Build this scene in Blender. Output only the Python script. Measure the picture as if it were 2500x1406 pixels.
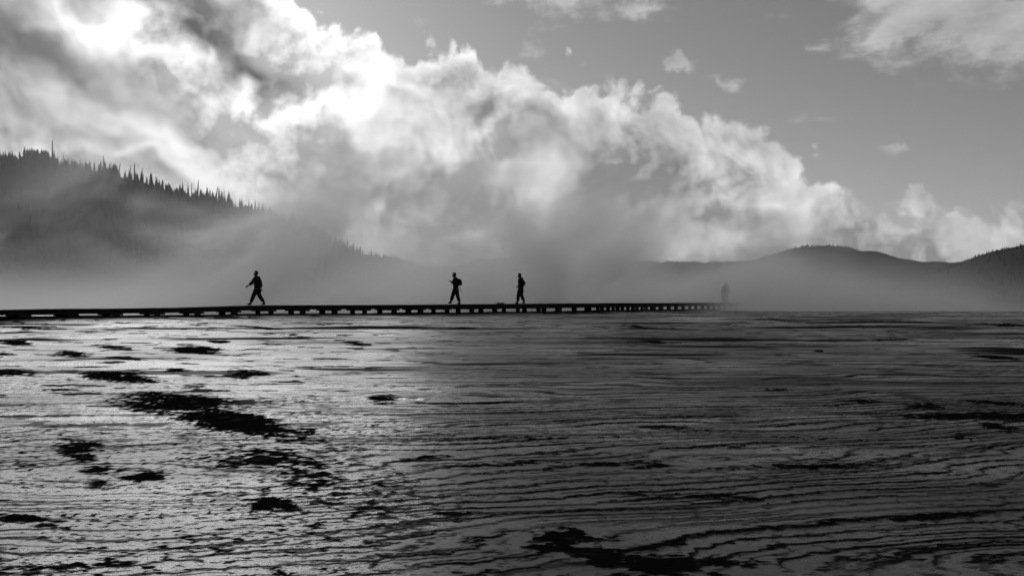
import bpy, bmesh, math, random
import numpy as np
from mathutils import Vector, Matrix

for _o in list(bpy.data.objects):
    bpy.data.objects.remove(_o, do_unlink=True)
scene = bpy.context.scene
COL = scene.collection
PI = math.pi

# ---------------------------------------------------------------- camera
FPX = 2430.0                      # focal length in pixels of a 2500 px wide frame
PITCH = math.atan(34.0 / FPX)
cam_data = bpy.data.cameras.new("camera")
cam_data.sensor_width = 36.0
cam_data.lens = 36.0 * FPX / 2500.0
cam_data.clip_start = 0.1
cam_data.clip_end = 30000.0
cam = bpy.data.objects.new("camera", cam_data)
COL.objects.link(cam)
cam.location = (0.0, 0.0, 0.0)    # eye level is z = 0, the view runs along +Y
cam.rotation_euler = (PI / 2 + PITCH, 0.0, 0.0)
scene.camera = cam

def direction(px, py):
    u, v = (px - 1250.0) / FPX, (703.0 - py) / FPX
    d = Vector((u, math.cos(PITCH) - v * math.sin(PITCH), math.sin(PITCH) + v * math.cos(PITCH)))
    return d.normalized()

def azel(px, py):
    d = direction(px, py)
    return math.atan2(d.x, d.y), math.asin(d.z)

# ---------------------------------------------------------------- render settings
scene.view_settings.view_transform = 'Standard'
scene.view_settings.look = 'None'
scene.view_settings.gamma = 1.0
scene.view_settings.exposure = 0.0
scene.view_settings.use_curve_mapping = False
scene.render.engine = 'CYCLES'
scene.cycles.use_denoising = True
scene.cycles.max_bounces = 6
scene.cycles.diffuse_bounces = 2
scene.cycles.glossy_bounces = 3
scene.cycles.transmission_bounces = 2
scene.cycles.transparent_max_bounces = 16
scene.cycles.volume_bounces = 1
scene.cycles.volume_step_rate = 0.6
scene.cycles.use_adaptive_sampling = True
scene.cycles.adaptive_threshold = 0.03
scene.cycles.adaptive_min_samples = 16
scene.cycles.volume_max_steps = 256
scene.cycles.sample_clamp_indirect = 4.0
scene.cycles.caustics_reflective = False
scene.cycles.caustics_refractive = False

# ---------------------------------------------------------------- sun (behind thin cloud, ahead and to the left)
SUN_AZ, SUN_EL = azel(450, -60)
sun_data = bpy.data.lights.new("sun", 'SUN')
sun_data.energy = 0.5
sun_data.angle = math.radians(26.0)
sun_data.color = (1.0, 1.0, 1.0)  # black-and-white photograph
sun = bpy.data.objects.new("sun", sun_data)
COL.objects.link(sun)
SUN_DIR = Vector((math.sin(SUN_AZ) * math.cos(SUN_EL), math.cos(SUN_AZ) * math.cos(SUN_EL), math.sin(SUN_EL)))
sun.rotation_euler = SUN_DIR.to_track_quat('Z', 'Y').to_euler()

# ---------------------------------------------------------------- node helper
class Sock:
    """A thin wrapper that lets node sockets be combined with + - * /."""
    def __init__(self, tree, s):
        self.t, self.s = tree, s
    def _op(self, op, *args, clamp=False):
        n = self.t.nodes.new('ShaderNodeMath')
        n.operation = op
        n.use_clamp = clamp
        for i, a in enumerate(args):
            if isinstance(a, Sock):
                self.t.links.new(a.s, n.inputs[i])
            else:
                n.inputs[i].default_value = a
        return Sock(self.t, n.outputs[0])
    def __add__(self, o): return self._op('ADD', self, o)
    __radd__ = __add__
    def __sub__(self, o): return self._op('SUBTRACT', self, o)
    def __rsub__(self, o): return self._op('SUBTRACT', o, self)
    def __mul__(self, o): return self._op('MULTIPLY', self, o)
    __rmul__ = __mul__
    def __truediv__(self, o): return self._op('DIVIDE', self, o)
    def max(self, o): return self._op('MAXIMUM', self, o)
    def min(self, o): return self._op('MINIMUM', self, o)
    def pow(self, o): return self._op('POWER', self, o)
    def clamp(self): return self._op('ADD', self, 0.0, clamp=True)
    def smooth(self, a, b, to0=0.0, to1=1.0):
        n = self.t.nodes.new('ShaderNodeMapRange')
        n.interpolation_type = 'SMOOTHSTEP'
        self.t.links.new(self.s, n.inputs['Value'])
        n.inputs['From Min'].default_value = a
        n.inputs['From Max'].default_value = b
        n.inputs['To Min'].default_value = to0
        n.inputs['To Max'].default_value = to1
        return Sock(self.t, n.outputs['Result'])
    def mix(self, o, fac):
        """self where fac = 0, o where fac = 1"""
        return self + (o - self) * fac if isinstance(o, Sock) else self + (self * -1.0 + o) * fac

class Tree:
    def __init__(self, tree):
        self.t = tree
        tree.nodes.clear()
    def node(self, kind, **props):
        n = self.t.nodes.new(kind)
        for k, v in props.items():
            setattr(n, k, v)
        return n
    def link(self, a, b):
        self.t.links.new(a.s if isinstance(a, Sock) else a, b)
    def vec(self, x, y, z):
        n = self.node('ShaderNodeCombineXYZ')
        for i, a in enumerate((x, y, z)):
            if isinstance(a, Sock):
                self.link(a, n.inputs[i])
            else:
                n.inputs[i].default_value = a
        return Sock(self.t, n.outputs[0])
    def split(self, v):
        n = self.node('ShaderNodeSeparateXYZ')
        self.link(v, n.inputs[0])
        return [Sock(self.t, o) for o in n.outputs]
    def vmath(self, op, a, b=None, scale=None):
        n = self.node('ShaderNodeVectorMath', operation=op)
        for i, x in enumerate((a, b)):
            if x is None:
                continue
            if isinstance(x, Sock):
                self.link(x, n.inputs[i])
            else:
                n.inputs[i].default_value = x
        if scale is not None:
            if isinstance(scale, Sock):
                self.link(scale, n.inputs['Scale'])
            else:
                n.inputs['Scale'].default_value = scale
        return Sock(self.t, n.outputs['Value'] if op in ('LENGTH', 'DOT_PRODUCT', 'DISTANCE') else n.outputs[0])
    def mapping(self, v, loc=(0, 0, 0), rot=(0, 0, 0), scale=(1, 1, 1), kind='POINT'):
        n = self.node('ShaderNodeMapping', vector_type=kind)
        self.link(v, n.inputs['Vector'])
        n.inputs['Location'].default_value = loc
        n.inputs['Rotation'].default_value = rot
        n.inputs['Scale'].default_value = scale
        return Sock(self.t, n.outputs[0])
    def noise(self, v, scale, detail=4.0, rough=0.5, dist=0.0, lac=2.0, color=False, dim='3D'):
        n = self.node('ShaderNodeTexNoise', noise_dimensions=dim)
        if v is not None:
            self.link(v, n.inputs['Vector'])
        n.inputs['Scale'].default_value = scale
        n.inputs['Detail'].default_value = detail
        n.inputs['Roughness'].default_value = rough
        n.inputs['Lacunarity'].default_value = lac
        n.inputs['Distortion'].default_value = dist
        return Sock(self.t, n.outputs['Color'] if color else n.outputs['Fac'])
    def blob(self, v, c, r, rot=0.0):
        """soft spot: 1 in the middle, 0 at radius r"""
        m = self.mapping(v, (c[0], c[1], 0), (0, 0, rot), (r[0], r[1], 1), 'TEXTURE')
        g = self.node('ShaderNodeTexGradient', gradient_type='QUADRATIC_SPHERE')
        self.link(m, g.inputs[0])
        return Sock(self.t, g.outputs['Fac'])
    def curve(self, x, pts):
        """piecewise linear function of x through pts, any range"""
        xs, ys = [p[0] for p in pts], [p[1] for p in pts]
        x0, x1, y0, y1 = min(xs), max(xs), min(ys), max(ys)
        r = self.node('ShaderNodeValToRGB')
        r.color_ramp.interpolation = 'LINEAR'
        el = r.color_ramp.elements
        while len(el) < len(pts):
            el.new(0.5)
        for e, p in zip(el, sorted(pts)):
            e.position = (p[0] - x0) / (x1 - x0)
        for e, p in zip(el, sorted(pts)):
            k = (p[1] - y0) / (y1 - y0)
            e.color = (k, k, k, 1)
        self.link((x - x0) / (x1 - x0), r.inputs[0])
        return Sock(self.t, r.outputs[0]) * (y1 - y0) + y0

# ---------------------------------------------------------------- sky: Nishita air with a cloud bank lit from behind
world = bpy.data.worlds.new("World")
scene.world = world
world.use_nodes = True
W = Tree(world.node_tree)
_tc = W.node('ShaderNodeTexCoord')
DIR = Sock(W.t, _tc.outputs['Generated'])
dx, dy, dz = W.split(DIR)
AZ = dx._op('ARCTAN2', dx, dy)
ELV = dz._op('ARCSINE', dz)
FLAT = W.vec(AZ, ELV, 0.0)

def px_blob(v, px, py, rx, ry, deg=0.0):
    a, e = azel(px, py)
    return W.blob(v, (a, e), (rx / FPX, ry / FPX), math.radians(deg))

sky = W.node('ShaderNodeTexSky', sky_type='NISHITA')
sky.sun_disc = False
sky.sun_elevation = SUN_EL
sky.sun_rotation = SUN_AZ
sky.altitude = 2200.0
sky.dust_density = 1.5
_bw = W.node('ShaderNodeRGBToBW')
W.link(sky.outputs[0], _bw.inputs[0])
AIR = Sock(W.t, _bw.outputs[0])

# slow bend of all cloud shapes
def noise2(v, scale, detail, rough):
    return W.noise(v, scale, detail, rough, dim='2D')
WARP = W.vec(noise2(FLAT, 9.0, 3.0, 0.52) - 0.5, noise2(W.vmath('ADD', FLAT, (3.7, 1.3, 0)), 9.0, 3.0, 0.52) - 0.5, 0.0)
P = W.vmath('ADD', FLAT, W.vmath('SCALE', WARP, scale=0.13))
PS = W.vmath('ADD', FLAT, W.vmath('SCALE', WARP, scale=0.07))
# streak space: long along a line that falls to the right
STREAK = W.mapping(PS, rot=(0, 0, math.radians(27)))
STREAK = W.mapping(STREAK, scale=(0.72, 1.0, 1.0))

# 1  the cumulus bank: its upper edge as elevation over azimuth
edge_px = [(-900, -420), (300, -380), (640, -150), (740, -10), (800, 45), (870, 70), (905, 40), (960, 85), (1060, 100), (1120, 75),
           (1180, 105), (1250, 140), (1350, 175), (1400, 150), (1510, 170), (1570, 215), (1680, 235), (1750, 235), (1840, 275),
           (1900, 300), (1960, 360), (2030, 405), (2110, 425), (2180, 480), (2260, 440), (2330, 470), (2400, 500), (2470, 470), (3200, 520)]
edge_pts = sorted((azel(x, y)) for x, y in edge_px)
edge_pts = [(-PI, edge_pts[0][1])] + edge_pts + [(PI, edge_pts[-1][1])]
EDGE = W.curve(AZ, edge_pts)
def puffs(v, scale):
    n = W.node('ShaderNodeTexVoronoi', voronoi_dimensions='2D', feature='SMOOTH_F1')
    W.link(v, n.inputs['Vector'])
    n.inputs['Scale'].default_value = scale
    n.inputs['Detail'].default_value = 2.0
    n.inputs['Roughness'].default_value = 0.5
    n.inputs['Smoothness'].default_value = 0.35
    return 1.0 - Sock(W.t, n.outputs['Distance'])
FINE = noise2(FLAT, 46.0, 4.0, 0.55)
PUFF_AT = W.vmath('ADD', PS, W.vec((FINE - 0.5) * 0.012, (FINE - 0.5) * -0.012, 0.0))
puff = puffs(PUFF_AT, 24.0)
lump = noise2(FLAT, 30.0, 5.0, 0.56) * 0.62 + puff * 0.30 + 0.0
depth = (EDGE - ELV) * 22.0 + (lump - 0.5) * 2.3
bank = depth.smooth(-0.08, 0.34)

TOWARD = W.vmath('NORMALIZE', W.vmath('SUBTRACT', W.vec(SUN_AZ, SUN_EL + 0.05, 0.0), FLAT))
def relief(vec, scale, detail, rough, step):
    """how much a cloud field falls away towards the sun: its lit flank"""
    here = noise2(vec, scale, detail, rough)
    there = noise2(W.vmath('ADD', vec, W.vmath('SCALE', TOWARD, scale=step)), scale, detail, rough)
    return here, here - there

n1, r1 = relief(STREAK, 15.0, 5.0, 0.50, 0.020)
n2, r2 = relief(FLAT, 34.0, 4.0, 0.5, 0.008)

# broad brightness of the bank (linear radiance), brightest round the hidden sun
glow = px_blob(PS, 640, 60, 1250, 700, -22)
glow2 = px_blob(P, 740, 150, 560, 380, -30)
B = 0.51 + glow * 0.40 + glow2 * 0.36
for (x, y, rx, ry, deg, k) in [
        (275, 48, 190, 100, -5, 1.6), (650, 10, 220, 150, 0, 0.6), (905, 75, 170, 90, -20, 0.40), (1140, 100, 140, 70, -25, 0.35),
        (140, 260, 340, 110, -25, 0.55), (420, 190, 260, 90, -30, 0.35), (700, 260, 420, 110, -28, 0.55), (940, 250, 300, 150, -35, 0.35),
        (90, 352, 420, 44, -3, 0.5), (330, 372, 340, 40, -6, 0.45), (330, 300, 460, 100, -22, 0.62), (540, 440, 180, 110, -40, 0.65),
        (860, 310, 320, 80, -15, 0.50), (620, 340, 300, 60, -25, 0.35), (1000, 380, 160, 60, -10, 0.2), (1230, 240, 300, 80, -18, 0.22), (1500, 270, 150, 160, -20, 0.34), (1250, 400, 400, 90, -28, 0.30),
        (1380, 470, 190, 70, -15, 0.20), (1820, 330, 230, 150, -35, 0.34), (1980, 400, 200, 80, -35, 0.26), (1730, 440, 150, 100, -30, 0.22),
        (1890, 480, 200, 60, -12, 0.30), (2060, 500, 150, 70, 0, 0.17), (2280, 470, 220, 80, -15, 0.08), (2440, 530, 180, 130, -15, 0.14),
        (1820, 600, 220, 70, -5, 0.18), (1700, 590, 200, 70, 0, 0.12), (940, 500, 200, 50, -3, 0.22), (1080, 540, 170, 70, 0, 0.12), (770, 490, 110, 70, 0, 0.3)]:
    B = B + px_blob(P, x, y, rx, ry, deg) * k
for (x, y, rx, ry, deg, k) in [
        (60, 90, 460, 190, -20, 0.70), (30, 220, 420, 110, -25, 0.45), (500, 0, 380, 80, -20, 1.2), (470, 95, 240, 90, -18, 1.0), (640, 160, 300, 90, -35, 1.1),
        (380, 250, 190, 70, -25, 0.35), (850, 450, 420, 130, 0, 0.50), (1010, 420, 260, 70, 0, 0.15),
        (1190, 270, 380, 80, -28, 0.28), (1330, 340, 420, 120, -30, 0.28), (1620, 430, 300, 120, -30, 0.20), (1100, 480, 360, 90, -5, 0.20),
        (1480, 570, 360, 190, -20, 0.30), (2150, 570, 380, 80, -5, 0.08), (1900, 430, 220, 60, -10, 0.10), (2330, 560, 280, 90, 10, 0.04)]:
    B = B - px_blob(P, x, y, rx, ry, deg) * (k * (0.9 if x < 700 and y < 250 else 0.72))
B = B.smooth(0.05, 0.45, 0.20, 0.38).max(B)
rim = depth.smooth(0.05, 1.0, 1.0, 0.0) * (0.14 + glow * 0.7)
crisp = noise2(FLAT, 6.5, 1.0, 0.5).smooth(0.38, 0.62, 0.35, 1.35)      # some parts billow, others are soft veils
shade = 0.95 + r1 * 1.5 + (r2 * 1.25 + (puff - 0.62) * 0.40 + (FINE - 0.5) * 0.22) * crisp + (n1 - 0.5) * 0.7
BANK = (B * shade.max(0.5) + rim).max(0.12)
BANK = BANK * 1.22 / (BANK * 0.32 + 1.0)

# 2  clear air above and behind it, with loose flakes
clear = AIR * 0.056
FP = W.vmath('ADD', FLAT, W.vec((lump - 0.45) * 0.05, (FINE - 0.5) * 0.03, 0.0))
flake_n = noise2(W.mapping(FLAT, scale=(0.7, 1.5, 1.0)), 18.0, 6.0, 0.6)
flake_at = (px_blob(FP, 2440, 60, 600, 190, -10) * 1.3 + px_blob(FP, 2250, 10, 260, 60, -12) * 0.8 + px_blob(FP, 1330, -15, 360, 80, -4) * 1.1 + px_blob(FP, 1570, -5, 160, 50, 30) * 0.8
            + px_blob(FP, 1630, 152, 90, 42, -15) * 1.6 + px_blob(FP, 1770, 200, 90, 50, -25) * 0.8 + px_blob(FP, 1280, 112, 60, 50, -30) * 0.7 + px_blob(FP, 1020, 50, 70, 40, -30) * 0.8
            + px_blob(FP, 2185, 365, 60, 40, 0) * 0.7 + px_blob(FP, 1990, 118, 60, 30, -20) * 0.5 + px_blob(FP, 2170, 85, 80, 30, 10) * 0.8)
high = ELV.smooth(0.31, 0.55) * 0.55                       # more broken cloud overhead
flakes = ((flake_at + high) * 1.35 + (flake_n - 0.5) * 1.9 - 0.20).smooth(0.0, 0.8)
FLAKE = 0.44 + (flake_n - 0.5) * 0.45
open_sky = clear.mix(FLAKE, flakes)
SKY = open_sky.mix(BANK, bank)
# 3  below the horizon: dark land
SKY = (SKY.mix(0.05, ELV.smooth(-0.01, -0.06))).max(0.02)

_bg = W.node('ShaderNodeBackground')
_bg.inputs['Strength'].default_value = 1.0
W.link(SKY, _bg.inputs['Color'])
_out = W.node('ShaderNodeOutputWorld')
W.link(_bg.outputs[0], _out.inputs['Surface'])
world.cycles.sampling_method = 'MANUAL'
world.cycles.sample_map_resolution = 512

# ================================================================ shared helpers
def tag(o, label=None, cat=None, group=None, kind=None):
    if label: o["label"] = label
    if cat: o["category"] = cat
    if group: o["group"] = group
    if kind: o["kind"] = kind
    return o

def link(name, mesh, mat=None, parent=None):
    o = bpy.data.objects.new(name, mesh)
    COL.objects.link(o)
    if mat and not mesh.materials:
        mesh.materials.append(mat)
    if parent:
        o.parent = parent
    return o

def empty(name, loc=(0, 0, 0), rz=0.0):
    o = bpy.data.objects.new(name, None)
    o.empty_display_size = 0.3
    COL.objects.link(o)
    o.location = loc
    o.rotation_euler = (0, 0, rz)
    return o

def mesh_np(name, verts, faces, smooth=True):
    """verts (n,3) array, faces (m,4) or (m,3) int array"""
    verts = np.asarray(verts, dtype=np.float32)
    faces = np.asarray(faces, dtype=np.int32)
    me = bpy.data.meshes.new(name)
    k = faces.shape[1]
    me.vertices.add(len(verts))
    me.vertices.foreach_set("co", verts.ravel())
    me.loops.add(faces.size)
    me.loops.foreach_set("vertex_index", faces.ravel())
    me.polygons.add(len(faces))
    me.polygons.foreach_set("loop_start", np.arange(0, faces.size, k, dtype=np.int32))
    me.polygons.foreach_set("loop_total", np.full(len(faces), k, dtype=np.int32))
    me.polygons.foreach_set("use_smooth", np.full(len(faces), smooth, dtype=bool))
    me.update(calc_edges=True)
    return me

def grid_faces(nr, nc):
    i = np.arange(nr * nc, dtype=np.int32).reshape(nr, nc)
    return np.stack([i[:-1, :-1], i[:-1, 1:], i[1:, 1:], i[1:, :-1]], axis=-1).reshape(-1, 4)

_rng = np.random.RandomState(11)
_perm = _rng.permutation(4096).astype(np.int32)
_ang = _rng.rand(4096) * 2 * np.pi
_gx, _gy = np.cos(_ang).astype(np.float32), np.sin(_ang).astype(np.float32)

def perlin(x, y, seed=0):
    x = np.asarray(x, dtype=np.float64); y = np.asarray(y, dtype=np.float64)
    xi, yi = np.floor(x).astype(np.int64), np.floor(y).astype(np.int64)
    xf, yf = (x - xi).astype(np.float32), (y - yi).astype(np.float32)
    u, v = xf * xf * xf * (xf * (xf * 6 - 15) + 10), yf * yf * yf * (yf * (yf * 6 - 15) + 10)
    def g(ix, iy, fx, fy):
        h = _perm[(_perm[(ix + seed * 131) & 4095] + iy) & 4095]
        return _gx[h] * fx + _gy[h] * fy
    a = g(xi, yi, xf, yf); b = g(xi + 1, yi, xf - 1, yf)
    c = g(xi, yi + 1, xf, yf - 1); d = g(xi + 1, yi + 1, xf - 1, yf - 1)
    return (a + u * (b - a)) * (1 - v) + (c + u * (d - c)) * v

def fbm(x, y, octaves=4, seed=0, gain=0.5):
    s, a = 0.0, 1.0
    for k in range(octaves):
        s = s + a * perlin(x * 2 ** k + 7.3 * k, y * 2 ** k - 3.1 * k, seed + k)
        a *= gain
    return s

def sstep(a, b, x):
    t = np.clip((x - a) / (b - a), 0, 1)
    return t * t * (3 - 2 * t)

# ---------------------------------------------------------------- materials (greys: the photograph is black and white)
def plain(name, grey, rough=0.8, spec=0.3, grain=0.0, scale=8.0, bump=0.0):
    m = bpy.data.materials.new(name)
    m.use_nodes = True
    T = Tree(m.node_tree)
    b = T.node('ShaderNodeBsdfPrincipled')
    b.inputs['Roughness'].default_value = rough
    b.inputs['Specular IOR Level'].default_value = spec
    co = Sock(T.t, T.node('ShaderNodeTexCoord').outputs['Object'])
    n = T.noise(co, scale, 4.0, 0.6)
    c = (n - 0.5) * (2 * grain * grey) + grey
    T.link(T.vec(c, c, c), b.inputs['Base Color'])
    if bump:
        bp = T.node('ShaderNodeBump')
        bp.inputs['Strength'].default_value = bump
        bp.inputs['Distance'].default_value = 0.02
        T.link(n, bp.inputs['Height'])
        T.link(bp.outputs[0], b.inputs['Normal'])
    T.link(b.outputs[0], T.node('ShaderNodeOutputMaterial').inputs['Surface'])
    return m

MAT_WOOD = plain("weathered_wood", 0.018, 0.9, 0.1, 0.5, 14.0, 0.4)
MAT_BARK = plain("bark", 0.03, 0.95, 0.1, 0.4, 3.0)
MAT_NEEDLE = plain("needles", 0.025, 0.9, 0.1, 0.5, 1.5)
MAT_FOREST = plain("forest_slope", 0.028, 0.95, 0.05, 0.6, 0.02)
MAT_FAR_SLOPE = plain("far_slope", 0.035, 0.95, 0.05, 0.6, 0.006)
MAT_ROCK = plain("dark_rock", 0.015, 0.9, 0.1, 0.5, 9.0, 0.6)
MAT_CLOTH = plain("dark_cloth", 0.010, 0.95, 0.05, 0.3, 30.0)
MAT_SKIN = plain("skin", 0.02, 0.8, 0.1, 0.1, 10.0)
MAT_PACK = plain("pack_cloth", 0.010, 0.9, 0.05, 0.3, 30.0)

# ================================================================ lie of the land
def drop(y):
    """how far the flat lies under eye level, y metres ahead"""
    y = np.asarray(y, dtype=np.float64)
    near = 2.12 - 0.0345 * y
    k = sstep(30, 46, y)
    h = near * (1 - k) + 0.71 * k
    far = np.maximum(y - 66.0, 0.0)
    return h + np.minimum(far * 0.0085, 9.0) * sstep(0, 60, far)

_ys = np.concatenate([np.linspace(4, 70, 3000), np.linspace(70, 400, 800)[1:]])
_rows = 737.0 + FPX * drop(_ys) / _ys
def ground_at(px, py):
    """point of the flat seen at a photo pixel"""
    k = int(np.argmin(np.abs(_rows - py)))
    return Vector(((px - 1250.0) / FPX * _ys[k], _ys[k], -float(drop(_ys[k]))))

# the line of the boardwalk (its near row of piers), in plan
S_BENT = 1.8
_px = np.concatenate([np.arange(-1500, 1431, 10), [1490, 1550, 1610, 1676, 1720, 1770, 1840, 1920, 2010, 2090, 2160]])
_Zs = 38.7 * 3617.0 / (3700.0 - _px)
_Zs[-11:] = [65.8, 69.6, 73.6, 79.5, 84.0, 90.0, 98.5, 110.0, 126.0, 144.0, 164.0]
_PX = (_px - 1250.0) / FPX * _Zs
_seg = np.hypot(np.diff(_PX), np.diff(_Zs))
_S = np.concatenate([[0], np.cumsum(_seg)])
def _smooth(a):
    s = np.arange(0, _S[-1], 0.25)
    v = np.interp(s, _S, a)
    w = np.ones(41) / 41.0
    p = np.pad(v, 20, mode='reflect', reflect_type='odd')
    return s, np.convolve(p, w, 'valid')
PATH_S, PATH_X = _smooth(_PX)
_, PATH_Y = _smooth(_Zs)
PATH_LEN = PATH_S[-1]
_dk = [(-1500, -.34), (-400, -.33), (0, -.311), (400, -.262), (466, -.255), (560, -.205), (620, -.172), (690, -.160), (1000, -.158), (1200, -.127), (1300, -.113), (1430, -.092), (1700, -.08), (2200, -.08)]
PATH_PX = PATH_X / PATH_Y * FPX + 1250.0
PATH_DECK = np.interp(PATH_PX, [a for a, b in _dk], [b for a, b in _dk]) + 0.016 * fbm(PATH_S / 5.0, PATH_S * 0, 2, 15)

def path(s):
    """x, y, deck height, unit vector along"""
    x, y, d = (float(np.interp(s, PATH_S, a)) for a in (PATH_X, PATH_Y, PATH_DECK))
    e = 0.5
    tx = float(np.interp(s + e, PATH_S, PATH_X) - np.interp(s - e, PATH_S, PATH_X))
    ty = float(np.interp(s + e, PATH_S, PATH_Y) - np.interp(s - e, PATH_S, PATH_Y))
    n = math.hypot(tx, ty)
    return x, y, d, tx / n, ty / n

def path_s_at(px):
    return float(np.interp(px, PATH_PX, PATH_S))

# ---------------------------------------------------------------- the wet terraced flat
NC = 1250
near_rows = np.linspace(-14.0, 5.4, 16)
mid_rows = 1.0 / np.linspace(1 / 5.5, 1 / 78.0, 830)
far_rows = np.geomspace(79.0, 9000.0, 70)
ROWS = np.concatenate([near_rows, mid_rows, far_rows])
tcol = np.linspace(-1, 1, NC)
GY = np.repeat(ROWS[:, None], NC, axis=1)
GX = tcol[None, :] * (np.maximum(ROWS, 0) * 0.70 + 7.0)[:, None]

fade = 1 - sstep(60, 120, GY)                        # fine shapes only where they can be told apart
# broad swells that bend the terrace rims, longer across the view than along it
swell = 0.055 * fbm(GX / 7.0 + 3, GY / 4.5, 3, 1) + 0.013 * fbm(GX / 3.4, GY / 1.7 + 9, 2, 5) + 0.003 * fbm(GX / 0.9, GY / 0.45, 2, 9)
swell = swell - 0.016 * GX * sstep(20, 7, GY) * sstep(-6, 2, GX) - 0.006 * GX * sstep(26, 10, GY)
raw = -drop(GY) + swell * fade
crinkle = 0.75 * fbm(GX / 1.1, GY / 0.55, 2, 31, 0.5) + 0.95 * fbm(GX / 0.20, GY / 0.13, 4, 33, 0.68) * sstep(22, 9, GY)
row_gap = np.gradient(ROWS)[:, None] * np.ones((1, NC))

def terrace(h, step, hard, rim):
    """stepped height, and how close each point is to the face of a step (in step units)"""
    t = h / step
    k = np.floor(t); f = t - k
    up = sstep(1 - hard, 1.0, f)
    lip = rim * np.exp(-(f / 0.10) ** 2)             # low rim along each step
    return (k + up + lip) * step, np.minimum(np.abs(f - (1 - hard / 2)), f + hard / 2)

def line_of(dist, width, step):
    """a line along the step faces, never narrower than the mesh can hold"""
    least = 0.55 * row_gap * 0.0345 / step
    w = np.sqrt(width ** 2 + least ** 2)
    return np.exp(-(dist / w) ** 2) * np.minimum(1.0, 1.25 * width / w)

def streaks(sx, sy, seed, a, b):
    return sstep(a, b, fbm(GX / sx, GY / sy, 3, seed, 0.5))

step_n = fbm(GX / 9.0, GY / 6.0, 2, 21)
SA, SB, SC = 0.0128, 0.0470, 0.0060
hA, dA = terrace(raw + 0.0036 * crinkle, SA, 0.10, 0.08)
hB, dB = terrace(raw + 0.0060 * crinkle + 0.006 * fbm(GX / 3.2, GY / 1.5, 2, 35), SB, 0.06, 0.03)
hC, dC = terrace(raw + 0.0022 * crinkle + 0.0008 * fbm(GX / 0.2, GY / 0.11, 2, 37), SC, 0.16, 0.08)
wb = np.clip(0.18 + 0.6 * step_n, 0.05, 0.45)
wc = np.clip(0.15 - 0.4 * step_n, 0.03, 0.3)
height = hA * (1 - wb - wc) + hB * wb + hC * wc
height = raw * (1 - fade) + height * fade
# painted shade darkens the step faces, in lines that swell, thin and break off
vary = np.clip(0.45 + 0.9 * fbm(GX / 1.6, GY / 0.5, 4, 81, 0.6), 0, 1.5)
lineA = line_of(dA, 0.034 + 0.055 * vary, SA) * streaks(4.5, 0.9, 83, -0.24, 0.02)
lineB = line_of(dB, 0.016 + 0.030 * vary, SB) * streaks(6.0, 1.3, 85, -0.16, 0.10)
lineC = line_of(dC, 0.11 + 0.05 * vary, SC) * streaks(2.2, 0.6, 87, -0.04, 0.20) * sstep(24, 12, GY)
rgt = sstep(-0.24, 0.0, GX / np.maximum(GY, 4) + 0.06 * fbm(GX / 2.0, GY / 2.0, 2, 89))      # the left is a grainy sheet of running water, few steps show
lines = np.clip(np.maximum(np.maximum(lineA * (0.45 + 0.55 * rgt), lineB * (0.06 + 0.94 * rgt)), lineC * (0.6 + 0.2 * rgt)), 0, 1)
flat_k = fade * (0.66 + 0.34 * rgt)
height = raw * (1 - flat_k) + height * flat_k
# far off the same painted shade runs in long thin bands
bands = sstep(0.16, 0.42, fbm(GX / 9.0, GY / 1.6, 3, 101, 0.55)) * sstep(13, 24, GY) * 0.75
dashes = sstep(0.27, 0.42, fbm(GX / 1.2, GY / 0.62, 4, 103, 0.62)) * sstep(9, 17, GY) * (0.7 - 0.25 * rgt)
lines = np.maximum(lines, np.maximum(bands, dashes))

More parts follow.
